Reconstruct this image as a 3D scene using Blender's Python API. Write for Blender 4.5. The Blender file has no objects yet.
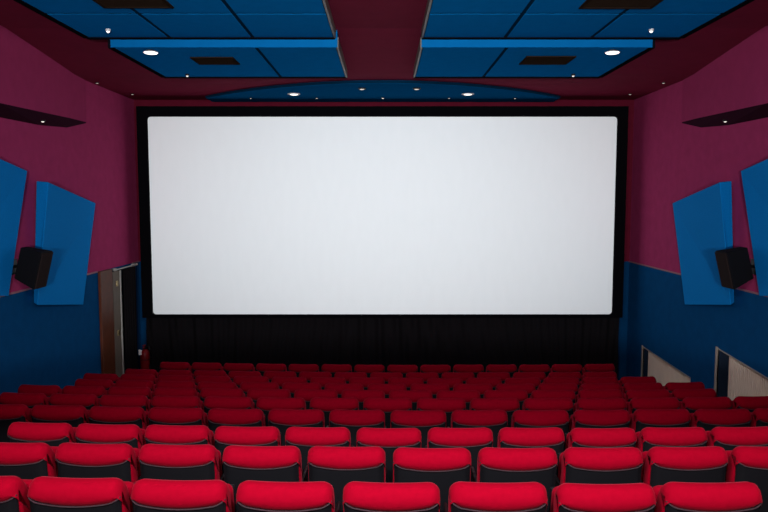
import bpy, bmesh, math, random
from mathutils import Vector, Matrix
random.seed(7)
SC = bpy.context.scene
COL = SC.collection
PI = math.pi
ZC = 3.65            # eye height above the front floor
W = 4.85             # half width of the hall
YF = 13.35           # front wall
DADO = 2.44

# ------------------------------------------------------------------ materials
def mat(name, col, rough=0.7, metal=0.0, spec=0.3, noise=0.0, nscale=30.0, bump=0.0, bscale=200.0, sheen=0.0):
    m = bpy.data.materials.new(name); m.use_nodes = True
    nt = m.node_tree; b = nt.nodes['Principled BSDF']
    b.inputs['Base Color'].default_value = (*col, 1)
    b.inputs['Roughness'].default_value = rough
    b.inputs['Metallic'].default_value = metal
    b.inputs['Specular IOR Level'].default_value = spec
    if sheen:
        b.inputs['Sheen Weight'].default_value = sheen
        b.inputs['Sheen Roughness'].default_value = 0.35
        b.inputs['Sheen Tint'].default_value = (0.8, 0.10, 0.16, 1)
    tc = nt.nodes.new('ShaderNodeTexCoord')
    if noise:
        n = nt.nodes.new('ShaderNodeTexNoise'); n.inputs['Scale'].default_value = nscale
        n.inputs['Detail'].default_value = 4
        nt.links.new(tc.outputs['Object'], n.inputs['Vector'])
        mx = nt.nodes.new('ShaderNodeMix'); mx.data_type = 'RGBA'
        mx.inputs['A'].default_value = (*[c*(1-noise) for c in col], 1)
        mx.inputs['B'].default_value = (*[min(1, c*(1+noise)) for c in col], 1)
        nt.links.new(n.outputs['Fac'], mx.inputs['Factor'])
        nt.links.new(mx.outputs['Result'], b.inputs['Base Color'])
    if bump:
        n2 = nt.nodes.new('ShaderNodeTexNoise'); n2.inputs['Scale'].default_value = bscale
        nt.links.new(tc.outputs['Object'], n2.inputs['Vector'])
        bp = nt.nodes.new('ShaderNodeBump'); bp.inputs['Strength'].default_value = bump
        bp.inputs['Distance'].default_value = 0.004
        nt.links.new(n2.outputs['Fac'], bp.inputs['Height'])
        nt.links.new(bp.outputs['Normal'], b.inputs['Normal'])
    return m

def emit(name, col, s):
    m = bpy.data.materials.new(name); m.use_nodes = True
    nt = m.node_tree; b = nt.nodes['Principled BSDF']
    b.inputs['Base Color'].default_value = (*col, 1)
    b.inputs['Emission Color'].default_value = (*col, 1)
    b.inputs['Emission Strength'].default_value = s
    return m

PINK = (0.34, 0.034, 0.115)
WBLUE = (0.002, 0.060, 0.175)
def wall_mat(PINK=PINK, WBLUE=WBLUE):
    # mauve paint above, blue fabric below: one two-tone wall finish
    m = mat('two tone wall', PINK, rough=0.95, spec=0.03)
    nt = m.node_tree; b = nt.nodes['Principled BSDF']
    tc = nt.nodes.new('ShaderNodeTexCoord'); sp = nt.nodes.new('ShaderNodeSeparateXYZ')
    nt.links.new(tc.outputs['Object'], sp.inputs[0])
    cmp_ = nt.nodes.new('ShaderNodeMath'); cmp_.operation = 'LESS_THAN'; cmp_.inputs[1].default_value = DADO
    nt.links.new(sp.outputs['Z'], cmp_.inputs[0])
    n = nt.nodes.new('ShaderNodeTexNoise'); n.inputs['Scale'].default_value = 6; n.inputs['Detail'].default_value = 6
    nt.links.new(tc.outputs['Object'], n.inputs['Vector'])
    r = nt.nodes.new('ShaderNodeMapRange'); r.inputs['To Min'].default_value = 0.8; r.inputs['To Max'].default_value = 1.2
    nt.links.new(n.outputs['Fac'], r.inputs['Value'])
    mx = nt.nodes.new('ShaderNodeMix'); mx.data_type = 'RGBA'
    mx.inputs['A'].default_value = (*PINK, 1); mx.inputs['B'].default_value = (*WBLUE, 1)
    nt.links.new(cmp_.outputs[0], mx.inputs['Factor'])
    sc = nt.nodes.new('ShaderNodeVectorMath'); sc.operation = 'SCALE'
    nt.links.new(mx.outputs['Result'], sc.inputs[0]); nt.links.new(r.outputs['Result'], sc.inputs['Scale'])
    nt.links.new(sc.outputs[0], b.inputs['Base Color'])
    return m

def screen_mat():
    # matt white perforated screen cloth, faint streaks of dust
    m = mat('screen cloth', (0.86, 0.87, 0.885), rough=0.9, spec=0.1)
    nt = m.node_tree; b = nt.nodes['Principled BSDF']
    tc = nt.nodes.new('ShaderNodeTexCoord')
    n = nt.nodes.new('ShaderNodeTexNoise'); n.inputs['Scale'].default_value = 5; n.inputs['Detail'].default_value = 8
    mp = nt.nodes.new('ShaderNodeMapping'); mp.inputs['Scale'].default_value = (1.6, 1, 0.5)
    nt.links.new(tc.outputs['Object'], mp.inputs[0]); nt.links.new(mp.outputs[0], n.inputs['Vector'])
    mx = nt.nodes.new('ShaderNodeMix'); mx.data_type = 'RGBA'
    mx.inputs['A'].default_value = (0.83, 0.865, 0.865, 1); mx.inputs['B'].default_value = (0.87, 0.905, 0.905, 1)
    nt.links.new(n.outputs['Fac'], mx.inputs['Factor'])
    nt.links.new(mx.outputs['Result'], b.inputs['Base Color'])
    return m

M = {
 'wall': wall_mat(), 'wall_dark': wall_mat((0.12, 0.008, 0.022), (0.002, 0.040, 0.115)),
 'ceil': mat('mauve ceiling paint', (0.17, 0.0125, 0.036), 0.95, spec=0.03, noise=0.15, nscale=5),
 'floor': mat('dark red carpet', (0.035, 0.006, 0.010), 0.95, spec=0.1, noise=0.3, nscale=40, bump=0.4),
 'front': mat('black paint', (0.006, 0.006, 0.007), 0.9, spec=0.1),
 'mask': mat('black masking felt', (0.003, 0.003, 0.004), 0.95, spec=0.02),
 'drape': mat('black drape', (0.008, 0.007, 0.008), 0.95, spec=0.03),
 'screen': screen_mat(),
 'panel': mat('blue acoustic fabric', (0.002, 0.20, 0.56), 0.9, spec=0.04, noise=0.12, nscale=60, bump=0.15),
 'cpanel': mat('blue ceiling board', (0.002, 0.165, 0.45), 0.95, spec=0.0, noise=0.1, nscale=8),
 'fascia': mat('dimmed blue fascia board', (0.002, 0.125, 0.35), 0.95, spec=0.0, noise=0.1, nscale=8),  # same board as the tiles, blue lowered to dim the brightly lit riser
 'joint': mat('dark joint', (0.002, 0.025, 0.06), 0.9, spec=0.0),
 'edge': mat('black edge strip', (0.004, 0.005, 0.008), 0.9, spec=0.0),
 'pale': mat('pale metal edging', (0.42, 0.42, 0.38), 0.5, noise=0.1),
 'vent': mat('brown vent', (0.022, 0.014, 0.009), 0.9, spec=0.0),
 'red': mat('red seat velour', (0.275, 0.0010, 0.0125), 0.95, spec=0.015, noise=0.14, nscale=30, bump=0.2, sheen=0.22),
 'shell': mat('dark plastic shell', (0.0042, 0.0045, 0.006), 0.6, spec=0.12, noise=0.2, nscale=12),
 'piping': mat('grey piping', (0.040, 0.022, 0.028), 0.8, spec=0.1),
 'metal': mat('black metal', (0.012, 0.012, 0.013), 0.4, metal=0.6),
 'armpad': mat('black armrest', (0.012, 0.008, 0.009), 0.5),
 'speaker': mat('black speaker box', (0.004, 0.004, 0.005), 0.8, spec=0.1, noise=0.2),
 'grille': mat('brown grey speaker cloth', (0.020, 0.013, 0.012), 0.9, spec=0.05, noise=0.2, nscale=80),
 'beige': mat('beige enamel', (0.86, 0.70, 0.56), 0.5, noise=0.06, nscale=10),
 'trim': mat('pale trim', (0.36, 0.30, 0.24), 0.6, noise=0.1),
 'dadotrim': mat('mauve grey rail', (0.26, 0.12, 0.15), 0.6, noise=0.1),
 'under': mat('shaded mauve underside', (0.035, 0.010, 0.020), 0.95, spec=0.0),  # shade under the bulkheads, put into the colour
 'niche': mat('niche shade', (0.006, 0.016, 0.036), 0.9),  # recess shadow painted in as a darker wall blue
 'wood': mat('brown wood', (0.095, 0.022, 0.007), 0.5, noise=0.35, nscale=9),
 'leaf': mat('grey beige door', (0.13, 0.105, 0.08), 0.6, noise=0.2, nscale=9),
 'brass': mat('brass', (0.5, 0.38, 0.2), 0.35, metal=1),
 'extred': mat('extinguisher red', (0.17, 0.004, 0.006), 0.4, spec=0.2),
 'white': mat('white', (0.75, 0.74, 0.72), 0.6),
 'ring': mat('white lamp ring', (0.55, 0.55, 0.53), 0.4),
 'lens': emit('lamp lens', (1.0, 0.95, 0.88), 2.2),
 'lens_dim': emit('dim lamp lens', (1.0, 0.93, 0.85), 0.75),
 'lens_faint': emit('faint lamp lens', (1.0, 0.9, 0.8), 0.25),
}

# ------------------------------------------------------------------ helpers
def obj(name, bm, m, parent=None, loc=None, smooth=False, autos=None):
    me = bpy.data.meshes.new(name)
    bmesh.ops.recalc_face_normals(bm, faces=bm.faces[:])
    bm.to_mesh(me); bm.free()
    me.materials.append(M[m] if isinstance(m, str) else m)
    if smooth:
        for p in me.polygons: p.use_smooth = True
    if autos:
        for p in me.polygons: p.use_smooth = True
        me.set_sharp_from_angle(angle=math.radians(autos))
    o = bpy.data.objects.new(name, me); COL.objects.link(o)
    if parent: o.parent = parent
    if loc: o.location = loc
    return o

def tag(o, label, cat, group=None):
    o['label'] = label; o['category'] = cat
    if group: o['group'] = group
    return o

def thing(name, label, cat, loc=(0, 0, 0), group=None, rot=(0, 0, 0)):
    o = bpy.data.objects.new(name, None); COL.objects.link(o)
    o.location = loc; o.rotation_euler = rot; o.empty_display_size = 0.1
    return tag(o, label, cat, group)

def struct(name, bm, m, parent=None, **k):
    o = obj(name, bm, m, parent, **k); o['kind'] = 'structure'; return o

def box(bm, x0, x1, y0, y1, z0, z1, bev=0.0, seg=2):
    n0 = len(bm.verts)
    r = bmesh.ops.create_cube(bm, size=1.0)
    vs = r['verts']
    for v in vs:
        v.co = Vector(((x0+x1)/2 + v.co.x*(x1-x0), (y0+y1)/2 + v.co.y*(y1-y0), (z0+z1)/2 + v.co.z*(z1-z0)))
    if bev:
        es = list({e for v in vs for e in v.link_edges})
        bmesh.ops.bevel(bm, geom=es, offset=bev, segments=seg, affect='EDGES', profile=0.5)
    return bm

def B(): return bmesh.new()

def quad(bm, *pts):
    return bm.faces.new([bm.verts.new(p) for p in pts])

def hexa(bm, p, bev=0.0, seg=2):
    """eight corners: 0-3 one ring, 4-7 the opposite ring"""
    v = [bm.verts.new(q) for q in p]
    fs = [bm.faces.new([v[i] for i in f]) for f in ((0,1,2,3),(7,6,5,4),(0,4,5,1),(1,5,6,2),(2,6,7,3),(3,7,4,0))]
    if bev:
        bmesh.ops.bevel(bm, geom=list({e for f in fs for e in f.edges}), offset=bev, segments=seg, affect='EDGES', profile=0.5)
    return bm

def tube(bm, pts, r, n=8, caps=True):
    pts = [Vector(p) for p in pts]; rings = []
    for i, p in enumerate(pts):
        d = (pts[min(i+1, len(pts)-1)] - pts[max(i-1, 0)]).normalized()
        a = d.cross(Vector((0, 0, 1)))
        if a.length < 1e-3: a = d.cross(Vector((0, 1, 0)))
        a.normalize(); b = d.cross(a)
        rr = r[i] if isinstance(r, (list, tuple)) else r
        rings.append([bm.verts.new(p + a*rr*math.cos(2*PI*k/n) + b*rr*math.sin(2*PI*k/n)) for k in range(n)])
    for i in range(len(rings)-1):
        for k in range(n):
            bm.faces.new((rings[i][k], rings[i][(k+1) % n], rings[i+1][(k+1) % n], rings[i+1][k]))
    if caps:
        bm.faces.new(rings[0]); bm.faces.new(rings[-1])
    return bm

def lathe(bm, prof, n=20, axis_origin=(0, 0, 0)):
    ox, oy, oz = axis_origin; rings = []
    for r, z in prof:
        rings.append([bm.verts.new((ox + max(r, 1e-4)*math.cos(2*PI*k/n), oy + max(r, 1e-4)*math.sin(2*PI*k/n), oz+z)) for k in range(n)])
    for i in range(len(rings)-1):
        for k in range(n):
            bm.faces.new((rings[i][k], rings[i][(k+1) % n], rings[i+1][(k+1) % n], rings[i+1][k]))
    bm.faces.new(rings[0]); bm.faces.new(rings[-1])
    return bm

def prism(bm, poly, z0, z1):
    a = [bm.verts.new((x, y, z0)) for x, y in poly]; b = [bm.verts.new((x, y, z1)) for x, y in poly]
    n = len(poly)
    bm.faces.new(a[::-1]); bm.faces.new(b)
    for i in range(n): bm.faces.new((a[i], a[(i+1) % n], b[(i+1) % n], b[i]))
    return bm

# ------------------------------------------------------------------ room shell
ROWS_Y = [3.39 + 0.857*i for i in range(10)]
TOPS = [2.205, 2.072, 1.908, 1.778, 1.630, 1.470, 1.313, 1.162, 1.018, 0.925]
SEAT_H = 0.925
FLOORS = [max(0.0, t - SEAT_H) for t in TOPS]

bm = B()   # stepped floor, front floor at 0
steps = [(ROWS_Y[i] - 0.30, FLOORS[i]) for i in range(10)]
prev = -4.2
back = [(-4.2, 2.42), (-1.2, 2.10), (-0.05, 1.80), (1.0, 1.66), (1.9, 1.50)]
allst = back + steps
for i, (y0, z) in enumerate(allst):
    y1 = allst[i+1][0] if i+1 < len(allst) else YF + 0.2
    if y0 == steps[-1][0]: z = 0.0
    box(bm, -W-0.8, W+0.3, y0, y1, -0.25, max(z, 0.0))
struct('floor', bm, 'floor')

def wall(side, holes, y0=-4.2, y1=YF, z1=5.95):
    """long wall at x = side*W with rectangular recesses (ya, yb, z_bottom, z_top_at_ya, z_top_at_yb, depth)"""
    bm = B(); X = side*W
    ys = sorted({y0, y1, *[h[0] for h in holes], *[h[1] for h in holes]})
    for a, b in zip(ys[:-1], ys[1:]):
        h = next((h for h in holes if h[0] <= a and b <= h[1]), None)
        if not h:
            quad(bm, (X, a, 0), (X, b, 0), (X, b, z1), (X, a, z1))
        else:
            _, _, zb, za, zbb, d = h; X2 = X + side*d
            if zb > 0: quad(bm, (X, a, 0), (X, b, 0), (X, b, zb), (X, a, zb))
            quad(bm, (X, a, za), (X, b, zbb), (X, b, z1), (X, a, z1))
            quad(bm, (X2, a, zb), (X2, b, zb), (X2, b, zbb), (X2, a, za))          # back of the recess
            quad(bm, (X, a, zb), (X2, a, zb), (X2, a, za), (X, a, za))
            quad(bm, (X, b, zb), (X2, b, zb), (X2, b, zbb), (X, b, zbb))
            quad(bm, (X, a, za), (X2, a, za), (X2, b, zbb), (X, b, zbb))
            quad(bm, (X, a, zb), (X2, a, zb), (X2, b, zb), (X, b, zb))
    bmesh.ops.remove_doubles(bm, verts=bm.verts[:], dist=1e-5)
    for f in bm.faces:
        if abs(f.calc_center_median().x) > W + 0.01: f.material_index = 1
    return bm

NICHES = [(10.53, 12.50, 0.06, 0.835, 0.905, 0.17), (7.55, 9.70, 0.42, 1.33, 1.494, 0.22)]
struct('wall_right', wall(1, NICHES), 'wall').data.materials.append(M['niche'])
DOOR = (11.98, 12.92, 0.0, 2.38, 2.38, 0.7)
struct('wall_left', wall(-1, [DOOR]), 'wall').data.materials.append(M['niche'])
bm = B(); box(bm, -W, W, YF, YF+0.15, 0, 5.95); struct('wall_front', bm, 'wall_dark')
bm = B(); box(bm, -W, W, -4.35, -4.2, 0, 5.95); struct('wall_back', bm, 'ceil')
YS = 10.62    # the ceiling steps down here
bm = B()
box(bm, -W, W, -4.2, 8.4, 5.72, 5.95)
hexa(bm, [(-W, 8.4, 5.72), (W, 8.4, 5.72), (W, 8.4, 5.95), (-W, 8.4, 5.95), (-W, YS, 5.585), (W, YS, 5.585), (W, YS, 5.95), (-W, YS, 5.95)])
box(bm, -W, W, YS, YF, 5.585, 5.95)

struct('ceiling', bm, 'ceil')
# unseen downstand beam, added so the rear light stops after the third row
bm = B(); box(bm, -W, W, 0.05, 0.2, 4.945, 5.72); struct('trim_1', bm, 'ceil')
# unseen low parapet, added to shade the nearest row from the rear lamp
bm = B(); box(bm, -W, W, 2.34, 2.44, 1.45, 2.42, 0.01); struct('trim_8', bm, 'ceil')
# dado rails
for k, (s, spans) in enumerate(((-1, ((-4.2, 11.40), (13.0, YF))), (1, ((-4.2, YF),)))):
    bm = B()
    for a, b in spans: box(bm, s*W - (0.012 if s > 0 else 0), s*W + (0.012 if s < 0 else 0), a, b, DADO-0.012, DADO+0.012)
    struct('trim_%d' % (2+k), bm, 'dadotrim')
# bulkheads along the upper side walls, tapering to a point towards the screen
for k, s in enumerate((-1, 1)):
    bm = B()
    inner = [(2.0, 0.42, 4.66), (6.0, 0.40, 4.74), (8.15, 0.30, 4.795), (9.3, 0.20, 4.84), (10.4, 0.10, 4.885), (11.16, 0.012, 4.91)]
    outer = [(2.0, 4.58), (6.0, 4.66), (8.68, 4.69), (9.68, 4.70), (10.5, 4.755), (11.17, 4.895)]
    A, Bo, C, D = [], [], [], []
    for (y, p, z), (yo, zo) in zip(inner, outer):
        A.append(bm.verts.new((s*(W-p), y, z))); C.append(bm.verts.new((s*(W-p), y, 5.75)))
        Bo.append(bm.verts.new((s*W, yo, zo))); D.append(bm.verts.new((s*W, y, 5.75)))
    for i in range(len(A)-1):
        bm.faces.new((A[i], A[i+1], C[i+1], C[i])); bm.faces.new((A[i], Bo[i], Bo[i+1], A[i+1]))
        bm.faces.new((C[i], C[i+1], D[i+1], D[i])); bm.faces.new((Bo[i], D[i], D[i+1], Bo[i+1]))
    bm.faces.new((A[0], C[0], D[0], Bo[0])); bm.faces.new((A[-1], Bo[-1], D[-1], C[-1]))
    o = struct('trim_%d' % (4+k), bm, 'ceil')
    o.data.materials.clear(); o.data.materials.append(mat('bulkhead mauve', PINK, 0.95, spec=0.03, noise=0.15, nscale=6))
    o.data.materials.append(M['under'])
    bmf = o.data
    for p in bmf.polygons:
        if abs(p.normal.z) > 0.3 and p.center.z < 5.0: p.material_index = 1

# niche edging and radiators on the right
for k, (a, b, zb, za, zbb, d) in enumerate(NICHES):
    bm = B()
    box(bm, W-0.012, W+0.02, b, b+0.05, zb-0.05, zbb+0.03)
    for (p, q, r, t) in ((a, b, za, zbb),):
        hexa(bm, [(W-0.010, p, r), (W-0.010, q, t), (W-0.010, q, t+0.016), (W-0.010, p, r+0.016),
                  (W+0.02, p, r), (W+0.02, q, t), (W+0.02, q, t+0.016), (W+0.02, p, r+0.016)])
    struct('trim_%d' % (6+k), bm, 'trim')
    t = thing('radiator', ('beige ribbed radiator in the right wall niche farther away, near the screen',
                           'beige ribbed radiator in the right wall niche nearer, cut by the picture edge')[k],
              'radiator', (W + d - 0.055, (a+b)/2, zb + 0.02), 'radiators in the right wall niches')
    L = (b-a)/2
    def ztop(y): return za + (zbb-za)*(y + L)/(2*L) - zb - 0.05
    bm = B()
    yy = -L+0.02
    prof = []
    while yy < L-0.06:
        prof.append((0.0, yy)); prof.append((-0.035, yy+0.008)); prof.append((-0.035, yy+0.030)); prof.append((0.0, yy+0.038)); yy += 0.052
    f0 = [bm.verts.new((x, y, 0.04)) for x, y in prof]; f1 = [bm.verts.new((x, y, ztop(y))) for x, y in prof]
    b0 = [bm.verts.new((0.03, y, 0.04)) for x, y in prof]; b1 = [bm.verts.new((0.03, y, ztop(y))) for x, y in prof]
    for i in range(len(prof)-1):
        bm.faces.new((f0[i], f0[i+1], f1[i+1], f1[i])); bm.faces.new((b0[i], b0[i+1], b1[i+1], b1[i]))
        bm.faces.new((f1[i], f1[i+1], b1[i+1], b1[i])); bm.faces.new((f0[i], f0[i+1], b0[i+1], b0[i]))
    bm.faces.new((f0[0], f1[0], b1[0], b0[0])); bm.faces.new((f0[-1], f1[-1], b1[-1], b0[-1]))
    obj('ribbed_front', bm, 'beige', t)
    bm = B(); box(bm, 0.03, 0.052, -L+0.02, L-0.02, 0.0, 0.06); obj('bottom_rail', bm, 'beige', t)

# door on the left wall
dr = bpy.data.objects.new('door_1', None); COL.objects.link(dr); dr.location = (-W, 12.4, 0); dr['kind'] = 'structure'
bm = B(); box(bm, 0.0, 0.05, -0.98, -0.48, 0.0, 2.44, 0.008); obj('casing', bm, 'wood', dr)
bm = B(); box(bm, -0.06, 0.03, -0.42, -0.09, 0.0, 2.37, 0.006); lf = obj('door_leaf', bm, 'leaf', dr)
bm = B(); box(bm, 0.03, 0.05, -0.115, -0.09, 0.0, 2.37); obj('edge_strip', bm, 'pale', dr)
bm = B()
for z in (0.35, 1.25, 2.15): box(bm, 0.03, 0.048, -0.30, -0.22, z-0.05, z+0.05, 0.004)
obj('hinge', bm, 'brass', lf)
bm = B(); box(bm, 0.0, 0.035, 0.53, 0.60, 0.0, 2.40, 0.006); obj('casing', bm, 'leaf', dr)
bm = B()
n = 60; fr, bk = [], []
for i in range(n+1):
    u = i/n; y = -0.085 + 0.585*u
    for arr, dz in ((fr, 0), (bk, 0.012)):
        arr.append([bm.verts.new((0.085 + 0.028*math.sin(u*2*PI*5 + 0.5*k/6) - dz, y, 0.03 + 2.35*k/6)) for k in range(7)])
for arr in (fr, bk):
    for i in range(n):
        for k in range(6): bm.faces.new((arr[i][k], arr[i+1][k], arr[i+1][k+1], arr[i][k+1]))
o = obj('door_curtain', bm, 'drape', None, (-W, 12.4, 0), smooth=True)
tag(o, 'black curtain hanging inside the left side doorway beside the screen', 'curtain')
t = thing('curtain_rail', 'thin metal curtain rail with brackets above the left side doorway', 'rail', (-W, 12.4, 2.41))
bm = B(); tube(bm, [(0.07, -0.40, 0), (0.07, 0.62, 0)], 0.012); obj('rod', bm, 'pale', t)
for y in (-0.34, 0.56):
    bm = B(); box(bm, 0.0, 0.075, y-0.015, y+0.015, -0.02, 0.02, 0.004); obj('bracket', bm, 'pale', t)
    bm = B(); lathe(bm, [(0.012, -0.02), (0.022, -0.012), (0.022, 0.012), (0.012, 0.02)], 12); 
    for v in bm.verts: v.co = Vector((0.07 + v.co.x, y + v.co.z + (0.08 if y > 0 else -0.08), v.co.y))
    obj('finial', bm, 'pale', t, smooth=True)

# ------------------------------------------------------------------ screen
SY = 12.95
SX0, SX1, SZ0, SZ1 = -4.455, 4.395, 1.452, 5.213
t = thing('projection_screen', 'wide white cinema screen in a black masking frame on the front wall', 'screen', ((SX0+SX1)/2, SY, SZ0))
hw, hh = (SX1-SX0)/2, SZ1-SZ0
poly = []
r = 0.06
for cx, cz, a0 in ((hw-r, r, -90), (hw-r, hh-r, 0), (-hw+r, hh-r, 90), (-hw+r, r, 180)):
    for k in range(6):
        a = math.radians(a0 + 90*k/5); poly.append((cx + r*math.cos(a), cz + r*math.sin(a)))
bm = B()
a = [bm.verts.new((x, 0, z)) for x, z in poly]; b = [bm.verts.new((x, 0.02, z)) for x, z in poly]
bm.faces.new(a); bm.faces.new(b[::-1])
for i in range(len(poly)): bm.faces.new((a[i], a[(i+1) % len(poly)], b[(i+1) % len(poly)], b[i]))
obj('screen_cloth', bm, 'screen', t)
bm = B()
ox, oz0, oz1 = 0.195, -0.06, 0.19
box(bm, -hw-ox, hw+ox, -0.05, -0.012, hh, hh+oz1)
box(bm, -hw-ox, -hw, -0.05, -0.012, oz0, hh)
box(bm, hw, hw+ox, -0.05, -0.012, oz0, hh)
box(bm, -hw, hw, -0.05, -0.012, oz0, 0)
# rounded inner corners of the masking
for sx in (-1, 1):
    for cz, sz in ((r, -1), (hh-r, 1)):
        pts = [(sx*(hw+0.001), cz + sz*(r+0.001))]
        for k in range(7):
            q = math.radians(90*k/6); pts.append((sx*(hw-r + r*math.cos(q)), cz + sz*r*math.sin(q)))
        v0 = [bm.verts.new((x, -0.05, z)) for x, z in pts]; v1 = [bm.verts.new((x, -0.012, z)) for x, z in pts]
        bm.faces.new(v0); bm.faces.new(v1[::-1])
        for i in range(len(pts)): bm.faces.new((v0[i], v0[(i+1) % len(pts)], v1[(i+1) % len(pts)], v1[i]))
box(bm, -hw-0.15, hw+0.15, 0.03, 0.39, -0.05, hh+0.18)
obj('masking_frame', bm, 'mask', t)

# drape below the screen, gathered into folds
bm = B(); n = 420; fr, bk = [], []
NZ = 8
for i in range(n+1):
    u = i/n; x = -4.62 + 9.18*u
    amp = 0.028 + 0.02*math.sin(x*1.3+1)
    for arr, dy in ((fr, 0.0), (bk, 0.015)):
        col = []
        for k in range(NZ+1):
            z = 0.02 + 1.36*k/NZ
            sw = 0.25*math.sin(x*0.9)*(1-k/NZ)
            y = amp*math.sin((x+sw)*16 + 1.2*math.sin(x*2.1)) + 0.018*math.sin((x-sw)*37 + k*0.2) + 0.02*(1-k/NZ)*math.sin(x*5)
            col.append(bm.verts.new((x, y + dy, z)))
        arr.append(col)
for arr in (fr, bk):
    for i in range(n):
        for k in range(NZ): bm.faces.new((arr[i][k], arr[i+1][k], arr[i+1][k+1], arr[i][k+1]))
o = obj('stage_curtain', bm, 'drape', None, (0, 12.99, 0.0), smooth=True)
tag(o, 'black pleated curtain hanging under the screen down to the floor', 'curtain')

# ------------------------------------------------------------------ ceiling panels
def ceiling_panel(label, x0, x1, y0, y1, zb, th, joints_x, joints_y, group, side):
    t = thing('ceiling_panel', label, 'ceiling panel', ((x0+x1)/2, (y0+y1)/2, zb), group)
    cx, cy = (x0+x1)/2, (y0+y1)/2
    xs = [x0] + joints_x + [x1]; ys = [y0] + joints_y + [y1]
    bm = B()
    g = 0.022
    for a, b in zip(xs[:-1], xs[1:]):
        for c, d in zip(ys[:-1], ys[1:]):
            box(bm, a-cx+g, b-cx-g, c-cy+g, d-cy-g, 0.0, 0.012, 0.003, 1)
    obj('tile_face', bm, 'cpanel', t)
    bm = B(); box(bm, x0-cx+0.005, x1-cx-0.005, y0-cy+0.006, y1-cy-0.006, 0.004, th); obj('board', bm, 'joint', t)
    # near fascia, blue, faces the seats
    bm = B(); box(bm, x0-cx, x1-cx, y0-cy-0.012, y0-cy+0.006, -0.004, th, 0.003, 1); obj('front_fascia', bm, 'fascia', t)
    bm = B()
    xo = (x0 if side < 0 else x1) - cx
    box(bm, xo-0.035, xo+0.035, y0-cy, y1-cy, -0.010, th); box(bm, x0-cx, x1-cx, y1-cy-0.02, y1-cy+0.05, -0.012, th)
    obj('edge_strip', bm, 'edge', t)
    bm = B(); xi = (x1 if side < 0 else x0) - cx
    box(bm, xi-0.012, xi+0.012, y0-cy, y1-cy, -0.008, th*0.6); obj('inner_edging', bm, 'pale2' if 'pale2' in M else 'pale', t)
    return t
P1Z, P2Z = 5.60, 5.50
M['pale2'] = mat('dull metal edging', (0.13, 0.12, 0.10), 0.5, noise=0.3, nscale=3)
g = 'blue panels hung under the ceiling'
ceiling_panel('large blue ceiling panel at upper left, nearer the seats', -3.58, -0.59, 4.9, 8.36, P1Z, 0.16,
              [-2.58, -1.58], [5.6, 6.45, 7.30], g, -1)
ceiling_panel('large blue ceiling panel at upper right, nearer the seats', 0.46, 3.58, 4.9, 8.36, P1Z, 0.16,
              [1.46, 2.50], [5.6, 6.45, 7.30], g, 1)
ceiling_panel('blue ceiling panel at left with a bright front edge, nearer the screen', -3.32, -0.565, 8.42, 10.42, P2Z, 0.20,
              [-1.56], [], g, -1)
ceiling_panel('blue ceiling panel at right with a bright front edge, nearer the screen', 0.455, 3.26, 8.42, 10.42, P2Z, 0.20,
              [1.50], [], g, 1)
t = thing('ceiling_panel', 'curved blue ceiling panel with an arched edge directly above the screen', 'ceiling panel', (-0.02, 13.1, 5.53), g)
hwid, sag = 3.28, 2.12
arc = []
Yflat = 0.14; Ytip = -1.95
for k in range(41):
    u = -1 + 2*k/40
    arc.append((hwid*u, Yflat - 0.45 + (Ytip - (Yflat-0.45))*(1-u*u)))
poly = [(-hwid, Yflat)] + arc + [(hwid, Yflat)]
bm = B(); prism(bm, poly, 0.0, 0.05); obj('board', bm, mat('dimmed blue ceiling board', (0.001, 0.070, 0.19), 0.95, spec=0.0, noise=0.1, nscale=8), t)  # panel blue darkened in place of weaker light from the screen
bm = B()
tube(bm, [(x, y-0.008, 0.025) for x, y in arc], 0.022, 6); obj('arched_edge', bm, 'joint', t)  # edge colour dimmed along with the board

# vent grilles in the panels
def vent(label, x0, x1, y0, y1, z):
    t = thing('ceiling_vent', label, 'vent', ((x0+x1)/2, (y0+y1)/2, z), 'brown vents in the ceiling panels')
    a, b = (x1-x0)/2, (y1-y0)/2
    bm = B()
    for (p, q, r, s) in ((-a, a, -b, -b+0.03), (-a, a, b-0.03, b), (-a, -a+0.03, -b+0.03, b-0.03), (a-0.03, a, -b+0.03, b-0.03)):
        box(bm, p, q, r, s, -0.014, 0.0)
    obj('frame', bm, 'vent', t)
    bm = B(); n = 9
    for k in range(n):
        y = -b+0.03 + (2*b-0.06)*(k+0.5)/n
        hexa(bm, [(-a+0.03, y-0.018, -0.002), (a-0.03, y-0.018, -0.002), (a-0.03, y+0.012, -0.012), (-a+0.03, y+0.012, -0.012),
                  (-a+0.03, y-0.018, 0.0), (a-0.03, y-0.018, 0.0), (a-0.03, y+0.012, -0.009), (-a+0.03, y+0.012, -0.009)])
    obj('slats', bm, 'vent', t)
vent('brown vent grille in the upper left panel, cut by the top edge', -2.84, -2.13, 6.55, 7.06, P1Z)
vent('brown vent grille in the upper right panel, cut by the top edge', 1.98, 2.72, 6.55, 7.08, P1Z)
vent('dark vent grille in the left panel nearer the screen', -2.52, -1.96, 8.98, 9.42, P2Z)
vent('dark vent grille in the right panel nearer the screen', 1.84, 2.48, 8.92, 9.42, P2Z)

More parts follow.
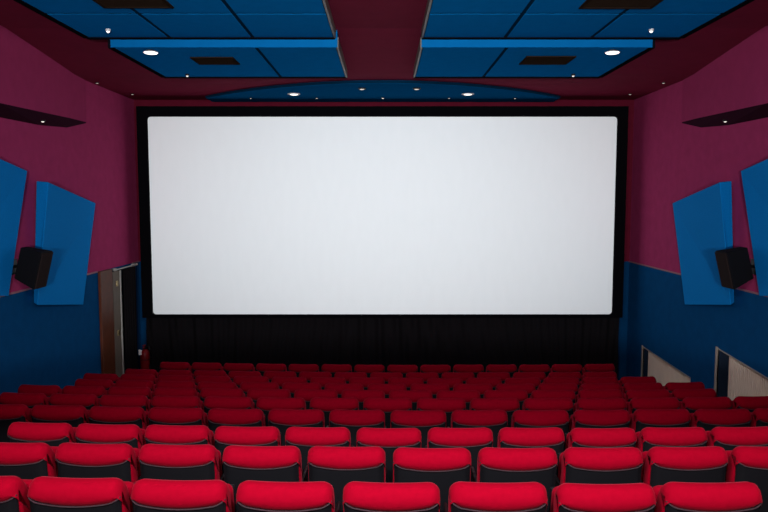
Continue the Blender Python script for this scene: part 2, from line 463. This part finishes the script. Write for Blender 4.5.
# ------------------------------------------------------------------ ceiling lights
def downlight(label, x, y, z, r, lens, drop=0.012, nrm=None):
    t = thing('downlight', label, 'ceiling light', (x, y, z), 'small recessed ceiling lights')
    bm = B(); lathe(bm, [(r*1.0, 0.0), (r*1.35, 0.0), (r*1.35, -drop*0.5), (r*1.15, -drop), (r*1.0, -drop)], 20); obj('ring', bm, 'ring' if lens == 'lens' else 'metal', t, autos=40)
    bm = B(); lathe(bm, [(r*0.98, -0.001), (r*0.98, -drop*0.7), (r*0.7, -drop*1.3), (r*0.2, -drop*1.6)], 20); obj('lens', bm, lens, t, autos=40)
    return t
def disc_light(label, x, y, z, r):
    t = thing('dish_lamp', label, 'ceiling light', (x, y, z+0.004), 'round white dish lamps')
    bm = B(); lathe(bm, [(0.03, 0.0), (0.045, -0.004), (0.045, -0.012), (0.03, -0.016)], 16); obj('stem', bm, 'metal', t)
    bm = B(); lathe(bm, [(0.03, -0.010), (0.06, -0.014), (r*0.85, -0.022), (r, -0.030), (r*0.96, -0.036)], 28); obj('dish', bm, 'ring', t, autos=50)
    bm = B(); lathe(bm, [(r*0.93, -0.034), (r*0.8, -0.044), (r*0.4, -0.050), (0.01, -0.051)], 28); obj('diffuser', bm, 'lens', t, smooth=True)
disc_light('white dish lamp hanging from the left blue panel with bright front edge', -2.89, 8.58, P2Z, 0.092)
disc_light('white dish lamp hanging from the right blue panel with bright front edge', 2.83, 8.58, P2Z, 0.092)
AZ = 5.53
downlight('bright oval downlight in the arched panel, left one of the pair', -1.60, 12.25, AZ, 0.085, 'lens')
downlight('bright oval downlight in the arched panel, right one of the pair', 1.49, 12.25, AZ, 0.085, 'lens')
downlight('small dull light near the middle of the arched edge, left of centre', -0.37, 11.62, AZ, 0.05, 'lens_faint', 0.02)
downlight('small dull light near the middle of the arched edge, right of centre', 0.55, 11.62, AZ, 0.05, 'lens_faint', 0.02)
downlight('tiny light spot above the screen, left of its top centre', -1.24, 12.70, AZ, 0.022, 'lens_faint')
downlight('tiny light spot right above the top centre of the screen', -0.02, 12.70, AZ, 0.028, 'lens_dim')
downlight('tiny light spot above the screen, right of its top centre', 1.20, 12.70, AZ, 0.022, 'lens_faint')
downlight('tiny light spot at the far left tip of the arched panel', -2.46, 12.72, AZ, 0.022, 'lens_faint')
downlight('tiny light spot at the far right tip of the arched panel', 2.42, 12.72, AZ, 0.022, 'lens_faint')
downlight('small white spot light on the outer corner of the upper left panel', -3.16, 7.95, P1Z, 0.021, 'lens', 0.026)
downlight('small white spot light on the outer corner of the upper right panel', 3.06, 7.95, P1Z, 0.021, 'lens', 0.026)
downlight('small spot light at the far edge of the left screen-side panel', -2.90, 10.18, P2Z, 0.022, 'lens_dim', 0.026)
downlight('small spot light at the far edge of the right screen-side panel', 2.79, 10.18, P2Z, 0.022, 'lens_dim', 0.026)
FZ = 5.585
downlight('faint spot light in the ceiling corner above the left wall', -4.74, 11.40, FZ, 0.024, 'lens_faint')
downlight('faint spot light in the ceiling at the left top corner of the screen', -4.60, 12.60, FZ, 0.024, 'lens_faint')
downlight('faint spot light in the ceiling at the right top corner of the screen', 4.50, 12.60, FZ, 0.024, 'lens_faint')
downlight('faint spot light in the ceiling corner above the right wall', 4.62, 11.40, FZ, 0.024, 'lens_faint')
downlight('small spot light under the bulkhead on the left wall', -4.78, 9.62, 4.765, 0.026, 'lens_dim', 0.02)
downlight('small spot light under the bulkhead on the right wall', 4.78, 9.62, 4.765, 0.026, 'lens_dim', 0.02)

# ------------------------------------------------------------------ acoustic panels and wall speakers
def acoustic_panel(label, s, dy=0.0, dz=0.0):
    # leans out at the top, tilted down towards the screen
    t = thing('acoustic_panel', label, 'acoustic panel', (s*W, 9.9+dy, 2.9+dz), 'blue acoustic panels on the side walls')
    pt = lambda x, y, z: (s*(x-W-0.022), y-9.9, z-2.9)
    bm = B()
    hexa(bm, [pt(W-0.004, 9.46, 3.915), pt(W-0.004, 11.3, 3.595), pt(W-0.004, 10.75, 2.0), pt(W-0.004, 9.25, 2.24),
              pt(4.62, 9.34, 3.895), pt(4.79, 11.25, 3.60), pt(4.82, 10.72, 1.98), pt(4.75, 9.16, 2.22)], 0.012, 2)
    obj('fabric_box', bm, 'panel', t)
    bm = B()
    hexa(bm, [pt(W+0.016, 9.62, 3.78), pt(W+0.016, 10.8, 3.55), pt(W+0.016, 10.55, 2.15), pt(W+0.016, 9.42, 2.36),
              pt(W-0.02, 9.62, 3.78), pt(W-0.02, 10.8, 3.55), pt(W-0.02, 10.55, 2.15), pt(W-0.02, 9.42, 2.36)])
    obj('backing_board', bm, 'edge', t)
acoustic_panel('slanted blue acoustic panel on the left wall, whole one nearer the screen', -1)
acoustic_panel('slanted blue acoustic panel on the left wall, cut by the picture edge', -1, -2.12, 0.44)
acoustic_panel('slanted blue acoustic panel on the right wall, whole one nearer the screen', 1)
acoustic_panel('slanted blue acoustic panel on the right wall, cut by the picture edge', 1, -2.12, 0.44)

def wall_speaker(label, s):
    t = thing('wall_speaker', label, 'speaker', (s*W, 8.83, 2.78), 'black wall speakers')
    R = Matrix.Rotation(math.radians(-14)*s, 4, 'Y')
    off = Vector((-s*0.21, 0, 0))
    def tr(bm):
        for v in bm.verts: v.co = R @ v.co + off
        return bm
    bm = B()
    a, b, h = 0.155, 0.13, 0.25
    hexa(bm, [(-s*0.19, -a, -h), (-s*0.19, a, -h), (-s*0.19, a, h), (-s*0.19, -a, h),
              (s*0.12, -b*0.7, -h*0.72), (s*0.12, b*0.7, -h*0.72), (s*0.12, b*0.7, h*0.95), (s*0.12, -b*0.7, h*0.95)], 0.012, 2)
    obj('cabinet', tr(bm), 'speaker', t)
    bm = B(); x0, x1 = sorted((-s*0.186, -s*0.205)); box(bm, x0, x1, -a+0.012, a-0.012, -h+0.012, h-0.012, 0.008, 2)
    obj('grille', tr(bm), 'grille', t)
    bm = B()
    xa, xb = sorted((0.0, -s*0.02)); box(bm, xa, xb, -0.06, 0.06, -0.1, 0.1, 0.004)
    tube(bm, [(-s*0.01, 0, 0.0), (-s*0.14, 0, 0.02)], 0.022, 10)
    obj('wall_bracket', bm, 'metal', t)
wall_speaker('black wall speaker between the blue panels on the left wall', -1)
wall_speaker('black wall speaker between the blue panels on the right wall', 1)

# ------------------------------------------------------------------ fire extinguisher
t = thing('fire_extinguisher', 'red fire extinguisher hanging by the left corner of the screen', 'fire extinguisher', (-4.52, 12.62, 0.32))
bm = B(); lathe(bm, [(0.075, 0.0), (0.085, 0.02), (0.085, 0.42), (0.075, 0.47), (0.045, 0.51), (0.028, 0.525)], 24); obj('cylinder', bm, 'extred', t, autos=50)
bm = B(); lathe(bm, [(0.026, 0.52), (0.026, 0.555), (0.016, 0.565), (0.016, 0.59)], 14); obj('valve', bm, 'metal', t, autos=40)
bm = B(); hexa(bm, [(-0.015, -0.09, 0.60), (0.015, -0.09, 0.60), (0.015, 0.02, 0.585), (-0.015, 0.02, 0.585),
                    (-0.015, -0.09, 0.615), (0.015, -0.09, 0.615), (0.015, 0.02, 0.61), (-0.015, 0.02, 0.61)], 0.003, 1)
box(bm, -0.012, 0.012, -0.075, 0.02, 0.555, 0.572, 0.003, 1); obj('handle', bm, 'extred', t)
bm = B(); tube(bm, [(0.02, 0, 0.57), (0.07, -0.01, 0.58), (0.10, -0.02, 0.53), (0.105, -0.02, 0.40), (0.10, -0.02, 0.2)], 0.011, 8); hs = obj('hose', bm, 'metal', t, smooth=True)
bm = B(); tube(bm, [(0.10, -0.02, 0.22), (0.10, -0.02, 0.14), (0.10, -0.02, 0.08)], [0.013, 0.02, 0.026], 10); obj('nozzle', bm, 'metal', hs)
bm = B(); box(bm, -0.085, -0.025, -0.096, -0.088, 0.43, 0.53, 0.002, 1); obj('tag', bm, 'white', t)
bm = B(); box(bm, -0.03, 0.03, 0.084, 0.30, 0.30, 0.36, 0.004, 1); obj('wall_hook', bm, 'metal', t)
bm = B(); tube(bm, [(0.0875*math.cos(2*PI*k/24), 0.0875*math.sin(2*PI*k/24), 0.33) for k in range(25)], 0.006, 6); obj('strap', bm, 'metal', t)

# ------------------------------------------------------------------ seats
PITCH, SW = 0.55, 0.500
def rnd(u): return math.sqrt(max(0.0, 1 - max(0.0, (abs(u)-0.74)/0.26)**2))
def zband(u): return 0.818 - 0.026*(1 - u*u) + 0.030*(1 - rnd(u))        # lower edge of the red roll seen from behind
def seat_back():
    bm = B(); n = 34; rings = []
    H = SEAT_H
    for i in range(n+1):
        u = math.sin(PI/2*(-1 + 2*i/n))
        rd = rnd(u)
        x = SW/2*u
        top = H - 0.058*(1-rd) - 0.004*(1-u*u)
        th = 0.55 + 0.45*rd
        curve = 0.018*(1-u*u)                 # the back is gently dished
        zb = zband(u)
        pr = [(0.075, 0.40), (0.085, 0.55), (0.080, 0.70), (0.078, 0.82), (0.066, top-0.040), (0.038, top-0.010), (0.004, top),
              (-0.030, top-0.010), (-0.056, top-0.034), (-0.068, top-0.070), (-0.068, (top+zb)/2-0.03), (-0.060, zb+0.012), (-0.045, zb),
              (-0.030, zb-0.02), (-0.028, 0.60), (-0.024, 0.40)]
        rings.append([bm.verts.new((x, (y-0.02)*th + 0.02 - curve, z)) for y, z in pr])
    m = len(rings[0])
    for i in range(n):
        for k in range(m): bm.faces.new((rings[i][k], rings[i][(k+1) % m], rings[i+1][(k+1) % m], rings[i+1][k]))
    bm.faces.new(rings[0]); bm.faces.new(rings[-1][::-1])
    # lean the back slightly
    return bm
def lean(bm, a=7):
    k = math.tan(math.radians(a))
    for v in bm.verts: v.co.y -= (v.co.z - 0.45)*k - (SEAT_H-0.45)*k
    return bm
def seat_shell():
    bm = B(); n = 24; fr, bk = [], []
    for i in range(n+1):
        u = -1 + 2*i/n; x = 0.243*u; curve = 0.018*(1-u*u)
        e = max(0.0, (abs(u)-0.88)/0.12); drop = 0.02*(1-math.sqrt(max(0, 1-e*e)))
        zt = zband(u) - 0.004; zb_ = 0.30 + drop*2
        zs = [zb_ + (zt-zb_)*k/6 for k in range(7)]
        bk.append([bm.verts.new((x, -0.056 - 0.012*math.sin(PI*k/6) - curve + drop + 0.028*(1-rnd(u*0.97)), z)) for k, z in enumerate(zs)])
        fr.append([bm.verts.new((x, -0.034 - curve, z)) for z in zs])
    for i in range(n):
        for k in range(6):
            bm.faces.new((bk[i][k], bk[i+1][k], bk[i+1][k+1], bk[i][k+1])); bm.faces.new((fr[i][k], fr[i][k+1], fr[i+1][k+1], fr[i+1][k]))
        bm.faces.new((bk[i][6], bk[i+1][6], fr[i+1][6], fr[i][6])); bm.faces.new((bk[i][0], fr[i][0], fr[i+1][0], bk[i+1][0]))
    for i in (0, n):
        for k in range(6): bm.faces.new((bk[i][k], bk[i][k+1], fr[i][k+1], fr[i][k]))
    return bm
def make_seat():
    t = thing('cinema_seat', '', 'seat')
    c = obj('back_cushion', lean(seat_back()), 'red', t, autos=50)
    bm = B(); tube(bm, [(0.250*u, 0.017 - 0.078*(0.55 + 0.45*rnd(u)) - 0.018*(1-u*u), zband(u)-0.001) for u in [0.985*(-1 + k/14) for k in range(29)]], 0.0048, 6)
    p = obj('piping', lean(bm), 'piping', c, smooth=True); p['label'] = 'thin grey piping'
    obj('back_shell', lean(seat_shell()), 'shell', t, autos=50)
    bm = B(); box(bm, -0.222, 0.222, -0.06, 0.06, -0.21, 0.21, 0.045, 3)      # folded up seat
    R = Matrix.Rotation(math.radians(10), 4, 'X')
    for v in bm.verts: v.co = R @ v.co + Vector((0, 0.235, 0.60))
    obj('seat_cushion', bm, 'red', t, autos=50)
    bm = B(); box(bm, -0.215, 0.215, 0.0, 0.025, -0.19, 0.19, 0.01, 2)
    for v in bm.verts: v.co = R @ v.co + Vector((0, 0.300, 0.59))
    obj('seat_pan', bm, 'shell', t, autos=50)
    for s in (-1, 1):
        bm = B(); box(bm, s*0.240-0.010, s*0.240+0.010, 0.09, 0.30, 0.0, 0.60, 0.004, 1)
        box(bm, s*0.240-0.011, s*0.240+0.011, 0.06, 0.34, 0.0, 0.02)
        l = obj('side_stand', bm, 'metal', t)
        bm = B(); box(bm, s*0.240-0.0115, s*0.240+0.0115, 0.09, 0.40, 0.60, 0.64, 0.010, 2); obj('armrest', bm, 'armpad', t, autos=50)
    return t
ORD = ['', 'first', 'second', 'third', 'fourth', 'fifth', 'sixth', 'seventh', 'eighth', 'ninth', 'tenth']
ROWNAME = ['nearest row', 'second row from the camera', 'third row from the camera', 'fourth row from the camera', 'fifth row from the camera',
           'sixth row from the camera', 'fifth row from the screen', 'fourth row from the screen', 'third row from the screen', 'second row from the screen']
ROWNAME = ['row nearest the camera'] + ['%s row from the camera' % ORD[i] for i in range(2, 6)] + \
          ['%s row from the screen' % ORD[i] for i in (5, 4, 3, 2)] + ['row nearest the screen']
proto = make_seat(); first = True
kids = [(c, list(c.children)) for c in proto.children]
# row ends: (first, last) seat centre, measured along the row
ODD, EVEN = 0.038, 0.308          # seat centres: staggered by half a pitch
ENDS = [(-2.25, 2.2), (-2.75, 2.7), (-3.2, 3.2), (-3.65, 3.75), (-4.1, 4.1), (-4.3, 3.7), (-3.9, 4.0), (-4.3, 3.7), (-3.9, 3.5), (-3.6, 3.7)]
for i in range(10):
    base = ODD if i % 2 == 0 else EVEN
    lo, hi = ENDS[i]
    cs = [base + PITCH*k for k in range(-12, 12) if lo <= base + PITCH*k <= hi]
    N = len(cs)
    for j, x in enumerate(cs):
        y = ROWS_Y[i] - 0.02 + 0.009*(x-1.0)**2
        rz = math.atan(2*0.009*(x-1.0)) + random.uniform(-0.008, 0.008)
        z = FLOORS[i]
        jl, jr = j+1, N-j
        pos = ('leftmost' if jl == 1 else '%s from the left' % ORD[jl]) if jl <= jr else ('rightmost' if jr == 1 else '%s from the right' % ORD[jr])
        lab = ('red folding cinema seat, %s in the %s' % (pos, ROWNAME[i]))
        if first:
            r = proto; first = False
        else:
            r = proto.copy(); COL.objects.link(r)
            for c, gs in kids:
                cc = c.copy(); COL.objects.link(cc); cc.parent = r
                for gch in gs:
                    gg = gch.copy(); COL.objects.link(gg); gg.parent = cc
        r.location = (x, y, z); r.rotation_euler = (random.uniform(-0.012, 0.012), 0, rz)
        r['label'] = lab; r['group'] = 'red cinema seats in rows'

# ------------------------------------------------------------------ lights
def area(name, loc, target, sx, sy, power, col, spread=180):
    l = bpy.data.lights.new(name, 'AREA'); l.shape = 'RECTANGLE'; l.size = sx; l.size_y = sy
    l.energy = power; l.color = col; l.spread = math.radians(spread)
    o = bpy.data.objects.new(name, l); COL.objects.link(o); o.location = loc
    d = Vector(target) - Vector(loc); o.rotation_euler = d.to_track_quat('-Z', 'Y').to_euler()
    return o
# rear house lights, a strip under the ceiling behind the added beam
area('rear_house_light', (0, -1.2, 5.66), (0, 4.2, 1.6), 9.0, 0.045, 640, (1.0, 0.93, 0.92))
# general house lights in the ceiling between beam and panels
for k in (-1, 1):
    area('house_fill_light', (k*0.9, 0.7, 5.15), (-k*3.5, 9.3, 2.4), 0.4, 0.25, 60, (0.95, 0.96, 1.0), 110)
area('house_fill_light', (0, -4.1, 3.4), (0, 8.0, 5.2), 0.8, 0.3, 330, (0.97, 0.96, 1.0), 100)  # low rear fill lamp, added to brighten the ceiling and panel undersides
# the film projector: a rectangular white image from the booth, fading towards its corners
l = bpy.data.lights.new('projector_beam', 'SPOT'); l.energy = 4200; l.spot_size = math.radians(60); l.spot_blend = 0.0
l.shadow_soft_size = 0.01; l.use_nodes = True
PJ = Vector((-0.03, -3.0, 4.45))
po = bpy.data.objects.new('projector_beam', l); COL.objects.link(po); po.location = PJ; po.rotation_euler = (PI/2, 0, 0)
nt = l.node_tree; em = nt.nodes['Emission']
tc = nt.nodes.new('ShaderNodeTexCoord'); sp = nt.nodes.new('ShaderNodeSeparateXYZ'); nt.links.new(tc.outputs['Normal'], sp.inputs[0])
def mth(op, a, b=None, c=None):
    n = nt.nodes.new('ShaderNodeMath'); n.operation = op
    for q, v in enumerate((a, b, c)):
        if v is None: continue
        if isinstance(v, (int, float)): n.inputs[q].default_value = v
        else: nt.links.new(v, n.inputs[q])
    return n.outputs[0]
az = mth('ABSOLUTE', sp.outputs['Z'])
u = mth('DIVIDE', sp.outputs['X'], az); v = mth('DIVIDE', sp.outputs['Y'], az)
D = SY - PJ.y
cu = 0.0; cv = ((SZ0+SZ1)/2 - PJ.z)/D
hu = (SX1-SX0)/2/D; hv = (SZ1-SZ0)/2/D
un = mth('DIVIDE', u, hu); vn = mth('DIVIDE', mth('SUBTRACT', v, cv), hv)
in_u = mth('LESS_THAN', mth('ABSOLUTE', un), 1.004); in_v = mth('LESS_THAN', mth('ABSOLUTE', vn), 1.008)
r2 = mth('ADD', mth('MULTIPLY', mth('MULTIPLY', un, un), 0.24), mth('MULTIPLY', mth('MULTIPLY', vn, vn), 0.19))
fall = mth('SUBTRACT', 1.0, r2)
nt.links.new(mth('MULTIPLY', mth('MULTIPLY', in_u, in_v), fall), em.inputs['Strength'])
l.color = (0.91, 0.985, 1.0)

w = bpy.data.worlds.new('dark'); SC.world = w; w.use_nodes = True
w.node_tree.nodes['Background'].inputs[0].default_value = (0, 0, 0, 1)

# ------------------------------------------------------------------ camera
cam = bpy.data.cameras.new('camera'); co = bpy.data.objects.new('camera', cam); COL.objects.link(co)
cam.sensor_width = 36; cam.lens = 678/768*36
co.location = (0, 0, ZC); co.rotation_euler = (PI/2 - math.atan(56/678), 0, 0)
SC.camera = co
vs = SC.view_settings
vs.view_transform = 'Standard'; vs.look = 'None'; vs.gamma = 1; vs.exposure = 0; vs.use_curve_mapping = False
SC.cycles.use_denoising = True
SC.cycles.max_bounces = 8; SC.cycles.diffuse_bounces = 5
SC.cycles.caustics_reflective = False; SC.cycles.caustics_refractive = False
